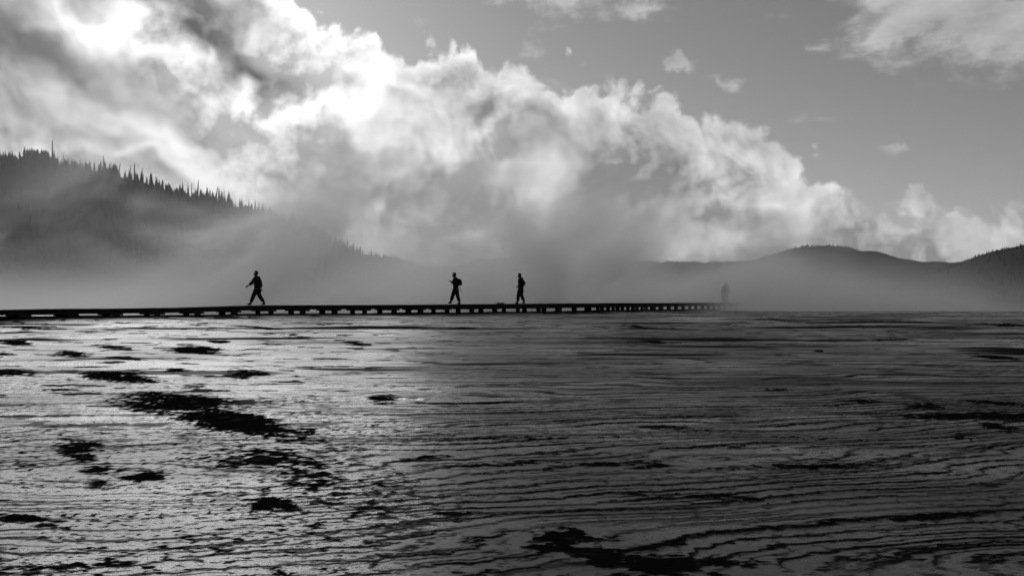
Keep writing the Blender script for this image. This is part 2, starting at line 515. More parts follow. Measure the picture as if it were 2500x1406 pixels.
# where in the picture each ground point lies: only used to set down the dark dry mats one by one
with np.errstate(divide='ignore', invalid='ignore'):
    yy = np.maximum(GY, 4.0)
    UPX = GX / yy * FPX + 1250.0
    VPX = 737.0 + FPX * drop(yy) / yy
rag = fbm(GX / 1.1, GY / 0.8, 6, 41, 0.66)
rag_fine = fbm(GX / 0.15, GY / 0.13, 3, 47, 0.7)
dry_dark = np.zeros_like(GX)
MATS = [  # centre, half width, half height (photo px), tilt, strength
    (430, 990, 200, 32, 3, 1.5), (590, 1035, 260, 27, 9, 1.5), (700, 1062, 150, 18, 8, 1.1), (300, 923, 120, 16, 2, 1.4), (470, 852, 95, 12, 3, 1.3), (600, 912, 66, 18, 0, 1.15), (940, 975, 52, 18, 0, 1.15),
    (25, 914, 90, 15, 0, 1.3), (40, 836, 70, 9, 2, 1.1), (10, 862, 40, 9, 0, 1.1), (180, 862, 60, 11, 4, 1.15), (310, 872, 70, 8, 4, 1.1), (270, 846, 60, 7, 4, 1.0), (430, 905, 50, 9, 0, 0.95), (460, 944, 40, 7, 0, 0.9),
    (520, 832, 60, 6, 5, 0.9), (860, 838, 70, 8, 6, 0.9), (740, 822, 60, 7, 6, 0.9), (155, 958, 60, 8, 0, 0.9), (190, 1100, 70, 42, 10, 1.0), (205, 1085, 60, 16, 8, 0.9), (365, 1168, 80, 20, -6, 1.25), (245, 1152, 80, 20, 0, 1.0), (240, 1195, 60, 14, 0, 0.9),
    (560, 1215, 130, 22, 6, 0.85), (640, 1235, 130, 24, 6, 0.8), (820, 1098, 90, 11, -2, 1.1), (880, 1250, 110, 26, 0, 0.75), (780, 1170, 190, 80, 8, 0.72), (600, 1120, 380, 80, 6, 0.52), (900, 1180, 140, 60, 6, 0.6),
    (50, 1275, 140, 12, 3, 1.1), (130, 1290, 90, 12, 8, 0.9), (200, 1390, 200, 10, -4, 0.9), (1375, 1302, 90, 36, 6, 1.4), (1440, 1345, 150, 34, 10, 1.35), (1600, 1372, 190, 40, 3, 1.4), (1760, 1352, 150, 22, 0, 1.2), (1330, 1330, 70, 20, 5, 1.0),
    (1640, 1400, 330, 30, 0, 1.2), (1480, 1128, 190, 9, -3, 1.1), (1580, 1134, 80, 9, -4, 1.0), (1250, 1128, 160, 9, -3, 0.8), (1980, 1130, 260, 10, -2, 1.25), (1800, 1205, 330, 11, 1, 1.2), (2250, 1240, 220, 9, -3, 1.0), 
    (2260, 983, 80, 9, 2, 1.3), (2310, 1004, 130, 10, -1, 1.3), (2450, 1003, 110, 15, 2, 1.3), (2450, 1028, 90, 12, 8, 1.2), (2440, 975, 120, 6, 2, 1.1), (2100, 975, 60, 7, 0, 1.0), (2030, 988, 50, 6, 0, 0.9), (1900, 950, 50, 5, 0, 0.8),
    (2440, 792, 120, 5, 1, 1.2), (2420, 870, 110, 7, 4, 0.9), (2000, 856, 20, 3, 0, 1.3), (1620, 835, 140, 8, 0, 0.7), (1560, 798, 130, 5, 2, 0.8), (1100, 1250, 60, 10, 0, 0.9), (1150, 1245, 70, 9, -6, 0.9), (1020, 1120, 140, 9, -4, 0.8),
    (1090, 800, 150, 5, 0, 0.7), (640, 800, 110, 6, 4, 0.8), (100, 800, 160, 5, 2, 0.8), (330, 790, 110, 4, 2, 0.7), (1900, 780, 160, 5, 1, 0.7), (2150, 828, 160, 5, -1, 0.7), (1650, 1040, 170, 8, 3, 0.9), (1350, 1065, 200, 6, -2, 0.8), (2000, 1060, 160, 9, 2, 0.7)]
for (x, y, rx, ry, deg, k) in MATS:
    c, s = math.cos(math.radians(deg)), math.sin(math.radians(deg))
    du, dv = UPX - x, VPX - y
    a, b = (du * c + dv * s) / rx, (-du * s + dv * c) / ry
    dry_dark = np.maximum(dry_dark, k * np.clip(1.15 - np.sqrt(a * a + b * b), 0, 1) * (GY > 4))
# a few more of the same outside the picture
dry_dark = np.maximum(dry_dark, 0.9 * np.clip(fbm(GX / 5.0, GY / 9.0, 3, 61) - 0.28, 0, 1) * 3 * ((UPX < -60) | (UPX > 2560)))
field = dry_dark + rag * 0.75 * np.clip(dry_dark * 2.0 + 0.05, 0, 1) + rag_fine * 0.80 * sstep(32, 14, GY) * np.clip(dry_dark * 2.5, 0, 1) - 0.46
dry_dark_mask = sstep(-0.04, 0.34, field) * fade * (1 - 0.28 * sstep(0.12, 0.42, fbm(GX / 0.22, GY / 0.16, 3, 107, 0.65)))
crumbs = sstep(0.34, 0.54, fbm(GX / 0.17, GY / 0.15, 4, 91, 0.68) + 0.55 * fbm(GX / 2.6, GY / 1.9, 3, 93)) * sstep(26, 13, GY) * (0.6 + 0.4 * (1 - rgt))
grit = sstep(0.28, 0.48, fbm(GX / 0.085, GY / 0.07, 2, 97, 0.7) + 0.35 * fbm(GX / 1.2, GY / 0.8, 3, 99)) * (1 - 0.75 * rgt) * sstep(20, 10, GY)
lines_w = np.maximum(np.maximum(lines, 0.8 * crumbs), 0.8 * grit) * fade * (GY > 3)

# the low bank of dry earth the boardwalk stands on
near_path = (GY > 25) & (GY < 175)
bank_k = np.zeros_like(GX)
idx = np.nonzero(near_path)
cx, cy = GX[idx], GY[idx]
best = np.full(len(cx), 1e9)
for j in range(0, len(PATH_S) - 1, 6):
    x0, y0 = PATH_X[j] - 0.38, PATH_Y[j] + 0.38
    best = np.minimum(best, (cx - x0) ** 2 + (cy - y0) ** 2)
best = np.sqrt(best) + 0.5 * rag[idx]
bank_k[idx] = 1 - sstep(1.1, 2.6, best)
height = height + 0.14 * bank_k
dry_dark_mask = np.maximum(np.maximum(dry_dark_mask, bank_k), lines_w)  # dry ground, plus the shade painted on the step faces
height = height + sstep(0.0, 0.16, field) * (0.003 + 0.007 * np.clip(rag_fine, -0.6, 1.0)) * fade

ripple = sstep(0.07, -0.07, GX / yy + 0.09 + 0.11 * sstep(9, 34, GY) + 0.07 * fbm(GX / 3.0, GY / 3.5, 3, 77))
verts = np.stack([GX, GY, height], axis=-1).reshape(-1, 3)
ground_me = mesh_np("ground", verts, grid_faces(len(ROWS), NC))
for nm, arr in (("dry_dark", dry_dark_mask), ("ripple", ripple)):
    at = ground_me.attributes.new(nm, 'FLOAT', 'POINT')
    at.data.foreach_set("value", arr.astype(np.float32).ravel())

m = bpy.data.materials.new("wet_mineral_flat")
m.use_nodes = True
T = Tree(m.node_tree)
def attr(T, nm):
    a = T.node('ShaderNodeAttribute', attribute_name=nm)
    return Sock(T.t, a.outputs['Fac'])
DRY_DARK, RIP = attr(T, "dry_dark"), attr(T, "ripple")
pos = Sock(T.t, T.node('ShaderNodeNewGeometry').outputs['Position'])
mott = T.noise(T.mapping(pos, scale=(0.5, 0.9, 1)), 1.3, 5.0, 0.6)
film = T.noise(T.mapping(pos, scale=(0.35, 1.0, 1)), 0.9, 4.0, 0.6)
col = 0.008 + mott * 0.016
col = col.mix(0.003 + mott * 0.004, DRY_DARK)
patch = T.noise(T.mapping(pos, scale=(0.5, 1.0, 1)), 0.33, 3.0, 0.55)
rough = 0.15 + film * 0.18 - RIP * 0.08 + patch.smooth(0.35, 0.65) * 0.14
rough = rough.mix(0.95, DRY_DARK)
wet = T.node('ShaderNodeBsdfPrincipled')
T.link(T.vec(col, col, col), wet.inputs['Base Color'])
T.link(rough, wet.inputs['Roughness'])
wet.inputs['IOR'].default_value = 1.33
T.link(DRY_DARK.smooth(0.1, 0.8, 1.0, 0.0) * patch.smooth(0.32, 0.68, 0.32, 0.18), wet.inputs['Specular IOR Level'])
g1 = T.noise(T.mapping(pos, scale=(0.6, 1.0, 1)), 9.0, 3.0, 0.6)
g2 = T.noise(pos, 38.0, 2.0, 0.6)
bp = T.node('ShaderNodeBump')
bp.inputs['Strength'].default_value = 1.0
bp.inputs['Distance'].default_value = 1.0
T.link((g1 * 0.012 + g2 * 0.0075) * (0.13 + RIP * 0.62), bp.inputs['Height'])
T.link(bp.outputs[0], wet.inputs['Normal'])
T.link(wet.outputs[0], T.node('ShaderNodeOutputMaterial').inputs['Surface'])
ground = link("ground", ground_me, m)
tag(ground, kind="structure")

# ================================================================ hills
def ridge_xyz(pts, dist):
    """ridge pixels at a distance (number or function of px) -> arrays of azimuth slope, elevation slope"""
    a = np.array([(p[0] - 1250.0) / FPX for p in pts])
    e = np.array([(737.0 - p[1]) / FPX for p in pts])
    return a, e

class Hill:
    def __init__(self, name, pts, dist, foot, base, mat, cols=220, seed=0, rough=0.012, tag_label=None):
        a, e = ridge_xyz(pts, dist)
        self.dist, self.foot, self.base = dist, foot, base
        A = np.linspace(a[0], a[-1], cols)
        E = np.interp(A, a, e)
        w = np.ones(5) / 5.0
        E = np.convolve(np.pad(E, 2, mode='edge'), w, 'valid')
        self.A, self.E, self.seed, self.rough = A, E, seed, rough
        t = np.concatenate([np.linspace(0, 1, 46), np.linspace(1.04, 1.6, 14)])
        TT, AA = np.meshgrid(t, A, indexing='ij')
        X, Y, Z = self.point(AA, TT)
        me = mesh_np(name, np.stack([X, Y, Z], -1).reshape(-1, 3), grid_faces(len(t), cols))
        self.obj = tag(link(name, me, mat), kind="structure")
    def point(self, A, t):
        """A: x/y slope of the column, t: 0 foot, 1 ridge, beyond 1 the far side"""
        Y = self.foot + (self.dist - self.foot) * t
        top = np.interp(A, self.A, self.E) * self.dist
        prof = np.where(t <= 1, sstep(0, 1, np.clip(t, 0, 1)) * 0.55 + np.clip(t, 0, 1) * 0.45, 1 - 0.6 * sstep(1.0, 1.8, t))
        X = A * (self.dist * 0.55 + Y * 0.45)
        n = fbm(X / (self.dist * 0.16), Y / (self.dist * 0.16), 4, self.seed + 200) * np.clip(1 - np.abs(t - 1) * 0.0, 0, 1)
        edge = np.clip(t * 4, 0, 1) * np.clip(np.abs(1 - t) * 5, 0, 1)
        Z = self.base + (top - self.base) * prof + n * self.dist * self.rough * 2.2 * edge
        return X, Y, Z

left_hill = Hill("hill", [(-1100, 330), (-500, 352), (-200, 372), (0, 392), (100, 398), (200, 413), (300, 440), (400, 462), (500, 488), (600, 514), (700, 540), (760, 557), (820, 590), (900, 640), (1000, 684), (1100, 712), (1320, 734)],
                 900.0, 430.0, -6.0, MAT_FOREST, seed=1)
mid_hill = Hill("hill", [(500, 660), (700, 640), (800, 632), (880, 632), (950, 638), (1010, 650), (1080, 668), (1180, 698), (1300, 726)], 1400.0, 950.0, -8.0, MAT_FOREST, seed=2)
far_ridge = Hill("hill", [(400, 690), (800, 668), (1200, 650), (1450, 641), (1600, 641), (1700, 643), (1790, 643), (1850, 640), (1885, 628), (1920, 615), (1955, 605), (2000, 601), (2045, 604), (2078, 611), (2110, 625), (2160, 632), (2220, 639),
                 (2250, 645), (2300, 648), (2360, 648), (2450, 640), (2600, 650), (3000, 640)], 3300.0, 1500.0, -9.0, MAT_FAR_SLOPE, cols=420, seed=3, rough=0.008)
right_hill = Hill("hill", [(2080, 735), (2180, 700), (2260, 672), (2335, 646), (2370, 632), (2400, 622), (2440, 610), (2500, 599), (2600, 585), (2800, 566), (3200, 575), (3600, 600)], 1700.0, 800.0, -9.0, MAT_FAR_SLOPE, seed=4)

# ---------------------------------------------------------------- conifers
def conifer_arrays(rng, h, w, layers, arms, fill, lean=0.0):
    """drooping branch sprays round a leader: vertices, triangles"""
    V, F = [], []
    for i in range(layers):
        t = (i + rng.random() * 0.6) / layers
        z = h * (0.10 + 0.88 * t)
        r = w * (1 - t) ** 0.85 * rng.uniform(0.65, 1.1) + 0.02 * h * 0.4
        for j in range(arms):
            if rng.random() > fill:
                continue
            a = 2 * PI * (j + rng.random() * 0.8) / arms + i * 0.7
            rr = r * rng.uniform(0.6, 1.1)
            hw = rr * rng.uniform(0.30, 0.5)
            th = h * 0.9 / layers * rng.uniform(0.8, 1.5)
            dx_, dy_ = math.cos(a), math.sin(a)
            nx, ny = -dy_, dx_
            ox = lean * z
            b = len(V)
            V += [(ox, 0, z + th * 0.7), (ox + dx_ * rr * 0.55 + nx * hw, dy_ * rr * 0.55 + ny * hw, z - th * 0.1),
                  (ox + dx_ * rr, dy_ * rr, z - th * 0.55), (ox + dx_ * rr * 0.55 - nx * hw, dy_ * rr * 0.55 - ny * hw, z - th * 0.1),
                  (ox + dx_ * rr * 0.4, dy_ * rr * 0.4, z - th * 0.8)]
            F += [(b, b + 1, b + 2), (b, b + 2, b + 3), (b + 1, b + 4, b + 2), (b + 2, b + 4, b + 3)]
    return V, F

def trunk_arrays(rng, h, r, bend=0.0, sides=6, rings=7):
    V, F = [], []
    for i in range(rings):
        t = i / (rings - 1)
        for k in range(sides):
            a = 2 * PI * k / sides
            rr = r * (1 - 0.70 * t)
            V.append((bend * h * t * t + rr * math.cos(a), rr * math.sin(a), h * t - (1.5 if i == 0 else 0)))
    for i in range(rings - 1):
        for k in range(sides):
            a, b = i * sides + k, i * sides + (k + 1) % sides
            F.append((a, b, b + sides)); F.append((a, b + sides, a + sides))
    return V, F

def stub_arrays(rng, h, n, ln):
    """dead branch stubs of a snag"""
    V, F = [], []
    for i in range(n):
        t = rng.uniform(0.35, 0.97)
        a = rng.uniform(0, 2 * PI)
        l = ln * (1.15 - t) * rng.uniform(0.4, 1.2)
        z = h * t
        x, y = math.cos(a), math.sin(a)
        b = len(V)
        V += [(0, 0, z + 0.2), (0, 0, z - 0.2), (-y * 0.2, x * 0.2, z), (x * l, y * l, z - 0.3 * l * rng.uniform(-0.3, 1))]
        F += [(b, b + 1, b + 3), (b + 1, b + 2, b + 3), (b + 2, b, b + 3)]
    return V, F

rnd = random.Random(5)
def tri_mesh(name, V, F, mat):
    me = mesh_np(name, np.array(V), np.array(F), smooth=False)
    me.materials.append(mat)
    return me

CONIFER, SNAG = [], []
for i in range(6):                                   # unit height 10 m, scaled per tree
    dense = i < 3
    V, F = conifer_arrays(rnd, 10.0, (2.5 if dense else 1.7) * rnd.uniform(0.85, 1.15), 17 if dense else 13, 7 if dense else 6, 0.96 if dense else 0.62)
    TV, TF = trunk_arrays(rnd, 9.8, 0.26)
    CONIFER.append((tri_mesh("crown", V, F, MAT_NEEDLE), tri_mesh("trunk", TV, TF, MAT_BARK)))
for i in range(5):
    TV, TF = trunk_arrays(rnd, 10.0, 0.46, bend=rnd.uniform(-0.05, 0.05))
    V, F = stub_arrays(rnd, 10.0, 9 + 5 * i, 0.9)
    SNAG.append((tri_mesh("branches", V, F, MAT_BARK), tri_mesh("trunk", TV, TF, MAT_BARK)))

def ridge_point(hill, px, back=0.0):
    A = (px - 1250.0) / FPX
    X, Y, Z = hill.point(np.array(A), np.array(1.0 - back))
    return Vector((float(X), float(Y), float(Z)))

def tree(kind, hill, px, top, base, var, label, group, lean=0.0):
    """a tree whose foot is on the ridge; its size from its height in the photo"""
    p = ridge_point(hill, px)
    h = max((base - top) / FPX * p.y, 4.0) + 1.0
    src = (SNAG if kind == "snag" else CONIFER)[var]
    o = empty("dead_tree" if kind == "snag" else "pine_tree", p - Vector((0, 0, 1.2)), rnd.uniform(0, 6.28))
    s = h / 10.0
    wide = s if kind == "snag" else s * rnd.uniform(0.85, 1.1)
    o.scale = (max(wide, 1.0 if kind == "snag" else 0.0), max(wide, 1.0 if kind == "snag" else 0.0), s)
    o.rotation_euler[0] = 0.0
    if lean:
        o.rotation_euler = (0, lean, 0)
    tag(link("branches" if kind == "snag" else "crown", src[0], parent=o), kind="stuff")
    link("trunk", src[1], parent=o)
    tag(o, label, "tree", group)
    return o

Z3 = lambda zx, zy: (zx / 4.535, 330 + zy / 4.535)
Z4 = lambda zx, zy: (380 + zx / 5.857, 400 + zy / 5.857)
STRETCH = [(58, "at the far left end of the ridge"), (135, "in the dense dark clump on the ridge"), (240, "on the ridge just right of the dense dark clump"), (330, "on the ridge around the tall lone dead trunk"),
           (440, "on the middle of the ridge, left of the spire-shaped conifer"), (570, "on the ridge beside the dense broad conifer"), (680, "on the lower ridge above the first walker"), (9999, "at the lowest misty end of the ridge")]
def ridge_words(kind, px):
    where = next(w for lim, w in STRETCH if px < lim)
    return ("thin bare dead trunk " if kind == "snag" else "small dark conifer ") + where, ("dead trunks " if kind == "snag" else "conifers ") + where
named = {  # (zoom, index) -> own label
    ("3", 568): "tallest dead trunk with branch stubs, right of the dense dark clump",
    ("3", 690): "straight dead pole just right of the dense dark clump",
    ("3", 745): "sparse conifer with open crown beside the straight dead pole",
    ("3", 1140): "tall lone dead trunk halfway along the upper ridge",
    ("3", 1300): "leaning bare trunk right of the tall lone dead trunk",
    ("3", 1380): "broad conifer on the ridge between thin bare trunks",
    ("3", 390): "bushy conifer rising from the middle of the dense dark clump",
    ("3", 590): "narrow dark conifer beside the tallest dead trunk",
    ("4", 728): "tall dark spire-shaped conifer midway down the ridge",
    ("4", 910): "dense broad dark conifer, darkest one midway down the ridge",
    ("4", 180): "pale conifer left of the grouped conifers above the first walker",
    ("4", 455): "tall ragged conifer with a gappy crown on the ridge",
    ("4", 1328): "slim conifer standing alone above the first walker's mist patch",
    ("4", 1420): "needle-thin spire beside the slim lone conifer",
    ("4", 2140): "last tall conifer at the misty lower end of the ridge",
}
spec3 = [("snag", 45, 145, 265), ("pine", 97, 150, 265), ("snag", 160, 250, 280), ("pine", 222, 225, 285), ("snag", 265, 110, 285), ("snag", 285, 150, 290), ("snag", 315, 140, 300), ("pine", 280, 235, 300), ("pine", 390, 155, 300), ("snag", 415, 155, 300),
         ("snag", 460, 180, 300), ("pine", 500, 155, 310), ("snag", 532, 170, 310), ("snag", 568, 55, 330), ("pine", 590, 145, 330), ("snag", 690, 175, 320), ("pine", 705, 230, 325), ("pine", 745, 205, 320), ("pine", 795, 285, 340), ("snag", 880, 262, 360),
         ("pine", 925, 312, 370), ("snag", 960, 290, 375), ("snag", 995, 285, 385), ("pine", 1030, 310, 390), ("pine", 1065, 330, 395), ("snag", 1140, 192, 410), ("pine", 1190, 340, 430), ("snag", 1222, 260, 430), ("pine", 1250, 370, 445), ("snag", 1300, 280, 460),
         ("pine", 1380, 355, 485), ("snag", 1435, 310, 495), ("snag", 1480, 270, 490), ("pine", 1475, 455, 500), ("snag", 1567, 330, 515), ("snag", 1580, 400, 520), ("pine", 1610, 505, 540), ("snag", 1670, 380, 540), ("snag", 1715, 430, 550),
         ("pine", 350, 240, 300), ("pine", 450, 240, 305), ("pine", 540, 225, 315), ("pine", 650, 270, 330), ("pine", 850, 310, 355), ("pine", 970, 345, 385), ("pine", 15, 245, 270), ("pine", 130, 255, 280), ("pine", 1100, 345, 405), ("pine", 320, 245, 300), ("pine", 425, 240, 305), ("pine", 480, 235, 305), ("pine", 565, 235, 325)]
spec4 = [("pine", 20, 285, 330), ("pine", 180, 225, 350), ("pine", 262, 305, 365), ("pine", 340, 250, 395), ("pine", 378, 240, 400), ("pine", 455, 230, 430), ("snag", 510, 250, 440), ("snag", 545, 310, 450), ("pine", 585, 310, 465), ("snag", 598, 205, 465), ("pine", 672, 360, 490),
         ("pine", 728, 305, 515), ("pine", 770, 440, 530), ("pine", 800, 490, 540), ("snag", 850, 310, 545), ("snag", 890, 320, 540), ("pine", 910, 335, 550), ("snag", 972, 330, 560), ("pine", 990, 410, 560), ("pine", 1040, 350, 570), ("pine", 1065, 445, 580), ("pine", 1103, 515, 600),
         ("pine", 1195, 480, 625), ("pine", 1255, 610, 650), ("pine", 1328, 490, 665), ("snag", 1360, 610, 680), ("pine", 1420, 500, 690), ("pine", 1445, 620, 700), ("pine", 1500, 670, 715), ("pine", 1545, 655, 725), ("pine", 1580, 665, 730), ("pine", 1655, 620, 745), ("snag", 1725, 650, 760),
         ("snag", 1770, 640, 770), ("snag", 1810, 660, 780), ("pine", 1855, 690, 790), ("snag", 1900, 660, 800), ("pine", 1950, 650, 805), ("pine", 2015, 740, 815), ("pine", 2050, 680, 820), ("pine", 2085, 730, 825), ("pine", 2140, 610, 835), ("pine", 2195, 690, 840), ("pine", 2225, 730, 850), ("pine", 2300, 750, 870), ("pine", 2395, 760, 890)]
for zid, spec, conv in (("3", spec3, Z3), ("4", spec4, Z4)):
    for i, (kind, zx, zt, zb) in enumerate(spec):
        x, top = conv(zx, zt)
        _, base = conv(zx, zb)
        lab = named.get((zid, zx))
        var = rnd.randrange(5) if kind == "snag" else (rnd.randrange(3) if i % 2 else 3 + rnd.randrange(3))
        if (zid, zx) in (("3", 745), ("4", 455), ("4", 378)): var = 3 + i % 3
        words, grp = ridge_words(kind, x)
        tree(kind, left_hill, x, top, base, var, lab or words, None if lab else grp,
             lean=0.10 if zx in (1300, 850) and kind == "snag" else 0.0)

# ---------------------------------------------------------------- woods that read as one mass
def small_conifer(rng, h, w):
    V, F = [], []
    for (z0, z1, r) in ((0.05, 0.55, 1.0), (0.32, 0.80, 0.72), (0.58, 1.0, 0.45)):
        b = len(V)
        a0 = rng.uniform(0, 6)
        for k in range(5):
            a = a0 + 2 * PI * k / 5
            q = w * r * rng.uniform(0.7, 1.2)
            V.append((q * math.cos(a), q * math.sin(a), h * z0))
        V.append((0, 0, h * z1))
        F += [(b + k, b + (k + 1) % 5, b + 5) for k in range(5)]
    return np.array(V), np.array(F)

def wood(name, spots, mat, seed):
    """spots: list of (x, y, z, height)"""
    r = random.Random(seed)
    kinds = [small_conifer(r, 1.0, r.uniform(0.16, 0.26)) for _ in range(9)]
    Vs, Fs, n = [], [], 0
    for (x, y, z, h) in spots:
        V, F = kinds[r.randrange(9)]
        Vs.append(V * h + np.array([x, y, z - 0.06 * h]))
        Fs.append(F + n)
        n += len(V)
    me = mesh_np(name, np.concatenate(Vs), np.concatenate(Fs), smooth=False)
    return tag(link(name, me, mat), kind="stuff")

def scatter(hill, n, a0, a1, t0, t1, h0, h1, seed, bias=1.0, keep_scale=60.0, keep_at=-0.25):
    r = np.random.RandomState(seed)
    A = (a0 + (a1 - a0) * r.rand(n) - 1250.0) / FPX
    t = t0 + (t1 - t0) * r.rand(n) ** bias
    X, Y, Z = hill.point(A, t)
    h = h0 + (h1 - h0) * r.rand(n) ** 1.5
    keep = fbm(X / keep_scale, Y / keep_scale, 2, seed) > keep_at
    return list(zip(X[keep], Y[keep], Z[keep], h[keep]))

sp = scatter(left_hill, 3800, -900, 1200, 0.20, 0.93, 6, 12, 3, 0.8) + scatter(left_hill, 2000, -900, 1000, 0.975, 1.01, 2.0, 6.5, 4, keep_scale=14.0, keep_at=0.06)
for k in range(60):                                   # the dense clump at the top left
    q = ridge_point(left_hill, rnd.uniform(66, 130), rnd.uniform(-0.01, 0.03))
    sp.append((q.x, q.y, q.z, rnd.uniform(8, 15)))
tag(wood("forest", sp, MAT_NEEDLE, 7), "dark conifer forest covering the left hillside behind drifting steam", "forest")
sp = scatter(far_ridge, 2600, 900, 3000, 0.97, 1.012, 5, 12, 8) + scatter(mid_hill, 400, 560, 1250, 0.85, 1.0, 4, 10, 9)
tag(wood("forest", sp, MAT_NEEDLE, 8), "fine fringe of conifers along the distant domed hill", "forest")
sp = scatter(right_hill, 2600, 2150, 3500, 0.15, 0.97, 5, 9, 10, 0.8) + scatter(right_hill, 900, 2200, 3500, 0.98, 1.005, 3, 6.5, 12)
tag(wood("forest", sp, MAT_NEEDLE, 9), "conifers covering the dark hill at the right edge", "forest")
sp = []
for k in range(900):
    px = rnd.uniform(1880, 3100)
    y = rnd.uniform(520, 700)
    dens = sstep(1900, 2220, px)
    if rnd.random() > dens + 0.1:
        continue
    h = rnd.uniform(4, 9) + (5 * rnd.random() if 2200 < px < 2330 or px > 2360 else 0)
    sp.append(((px - 1250.0) / FPX * y, y, -float(drop(y)), h))
tag(wood("treeline", sp, MAT_NEEDLE, 11), "dark line of conifers at the foot of the right hill", "treeline")

# ================================================================ boardwalk
def box_mesh(name, lx, ly, lz, mat, bev=0.008, seed=0, wobble=0.0):
    """box with its origin at the middle of its top face, bevelled, slightly uneven"""
    bm = bmesh.new()
    bmesh.ops.create_cube(bm, size=1.0)
    r = random.Random(seed)
    for v in bm.verts:
        v.co = Vector((v.co.x * lx + r.uniform(-wobble, wobble), v.co.y * ly + r.uniform(-wobble, wobble), (v.co.z - 0.5) * lz))
    if bev:
        bmesh.ops.bevel(bm, geom=list(bm.edges), offset=bev, segments=1, affect='EDGES')
    me = bpy.data.meshes.new(name)
    bm.to_mesh(me); bm.free()
    me.materials.append(mat)
    return me

s0 = path_s_at(58)
s_first = s0 - 5 * S_BENT
x, y, d, tx, ty = path(s0)
walk = empty("boardwalk", (x, y, -0.71))
tag(walk, "long low wooden boardwalk on short piers crossing the wet flat into the mist", "boardwalk")
walk_inv = Vector((-x, -y, 0.71))

def put(name, me, p, ang, parent=walk):
    o = link(name, me, parent=parent)
    o.location = Vector(p) + walk_inv
    o.rotation_euler = (0, 0, ang)
    return o

WIDE = 1.10                                           # near row to far row of piers
DECK_T, STRING_T, CAP_T = 0.045, 0.155, 0.075
plank_w = 0.24
planks = [box_mesh("plank", plank_w - 0.012, 1.62, DECK_T, MAT_WOOD, 0.006, k, 0.004) for k in range(6)]
stringers = [box_mesh("stringer", S_BENT - 0.006, 0.09, STRING_T, MAT_WOOD, 0.006, 20 + k, 0.003) for k in range(4)]
caps = [box_mesh("cap_beam", 0.44, 1.52, CAP_T, MAT_WOOD, 0.008, 30 + k, 0.006) for k in range(3)]
piers = [box_mesh("pier", 0.22 + 0.03 * math.sin(k * 2.1), 0.21, 0.62, MAT_WOOD, 0.010, 40 + k, 0.016) for k in range(9)]

n_bent = int((PATH_LEN - s_first - 2.0) / S_BENT)
k = 0
s = s_first
stuffV, stuffF = [], []
while s < s_first + (n_bent - 1) * S_BENT:
    x, y, d, tx, ty = path(s)
    nx, ny = -ty, tx                                  # away from the camera
    ang = math.atan2(ty, tx)
    c = (x + nx * WIDE / 2, y + ny * WIDE / 2, d + (rnd.uniform(-0.003, 0.003)))
    if k < 300:
        put("plank", planks[k % 6], c, ang)
    else:
        pv = np.array([v.co for v in planks[k % 6].vertices])
        ca, sa = math.cos(ang), math.sin(ang)
        rot = np.stack([pv[:, 0] * ca - pv[:, 1] * sa, pv[:, 0] * sa + pv[:, 1] * ca, pv[:, 2]], -1)
        base = sum(len(q) for q in stuffV)
        stuffV.append(rot + np.array(c) + np.array(walk_inv))
        for f in planks[k % 6].polygons:
            vs = list(f.vertices)
            for j in range(1, len(vs) - 1):
                stuffF.append((base + vs[0], base + vs[j], base + vs[j + 1]))
    s += plank_w
    k += 1
if stuffV:
    tag(link("planks", mesh_np("planks", np.concatenate(stuffV), np.array(stuffF), smooth=False), MAT_WOOD, walk), kind="stuff")

for b in range(n_bent):
    s = s_first + b * S_BENT
    x, y, d, tx, ty = path(s)
    nx, ny = -ty, tx
    ang = math.atan2(ty, tx)
    ztop = d - DECK_T - STRING_T - 0.002
    put("cap_beam", caps[b % 3], (x + nx * WIDE / 2, y + ny * WIDE / 2, ztop), ang)
    for side in (0.0, WIDE):
        q = put("pier", piers[(b * 4 + int(side) * 3) % 9], (x + nx * side + tx * rnd.uniform(-.05, .05), y + ny * side, ztop - CAP_T - 0.002), ang + rnd.uniform(-0.12, 0.12))
    if b < n_bent - 1:
        x2, y2, d2, _, _ = path(s + S_BENT)
        mx, my, md = (x + x2) / 2, (y + y2) / 2, (d + d2) / 2
        a2 = math.atan2(y2 - y, x2 - x)
        for side in (-0.12, WIDE + 0.12):
            q = put("stringer", stringers[(b + (side > 0)) % 4], (mx + nx * side, my + ny * side, md - DECK_T - 0.002), a2)
            q.rotation_euler = (0, -math.atan2(d2 - d, S_BENT), a2)

# a low block lying on the deck between the second and third walker
def on_deck(px, across=0.55):
    s = path_s_at(px)
    x, y, d, tx, ty = path(s)
    return Vector((x - ty * across, y + tx * across, d + 0.004)), math.atan2(ty, tx)
p, ang = on_deck(1248, 0.9)
blk = link("wooden_block", box_mesh("wooden_block", 0.50, 0.16, 0.065, MAT_WOOD, 0.012, 77, 0.01))
blk.location = p + Vector((0, 0, 0.065)); blk.rotation_euler = (0, 0, ang)
tag(blk, "low flat wooden block lying on the deck behind the third walker", "block")

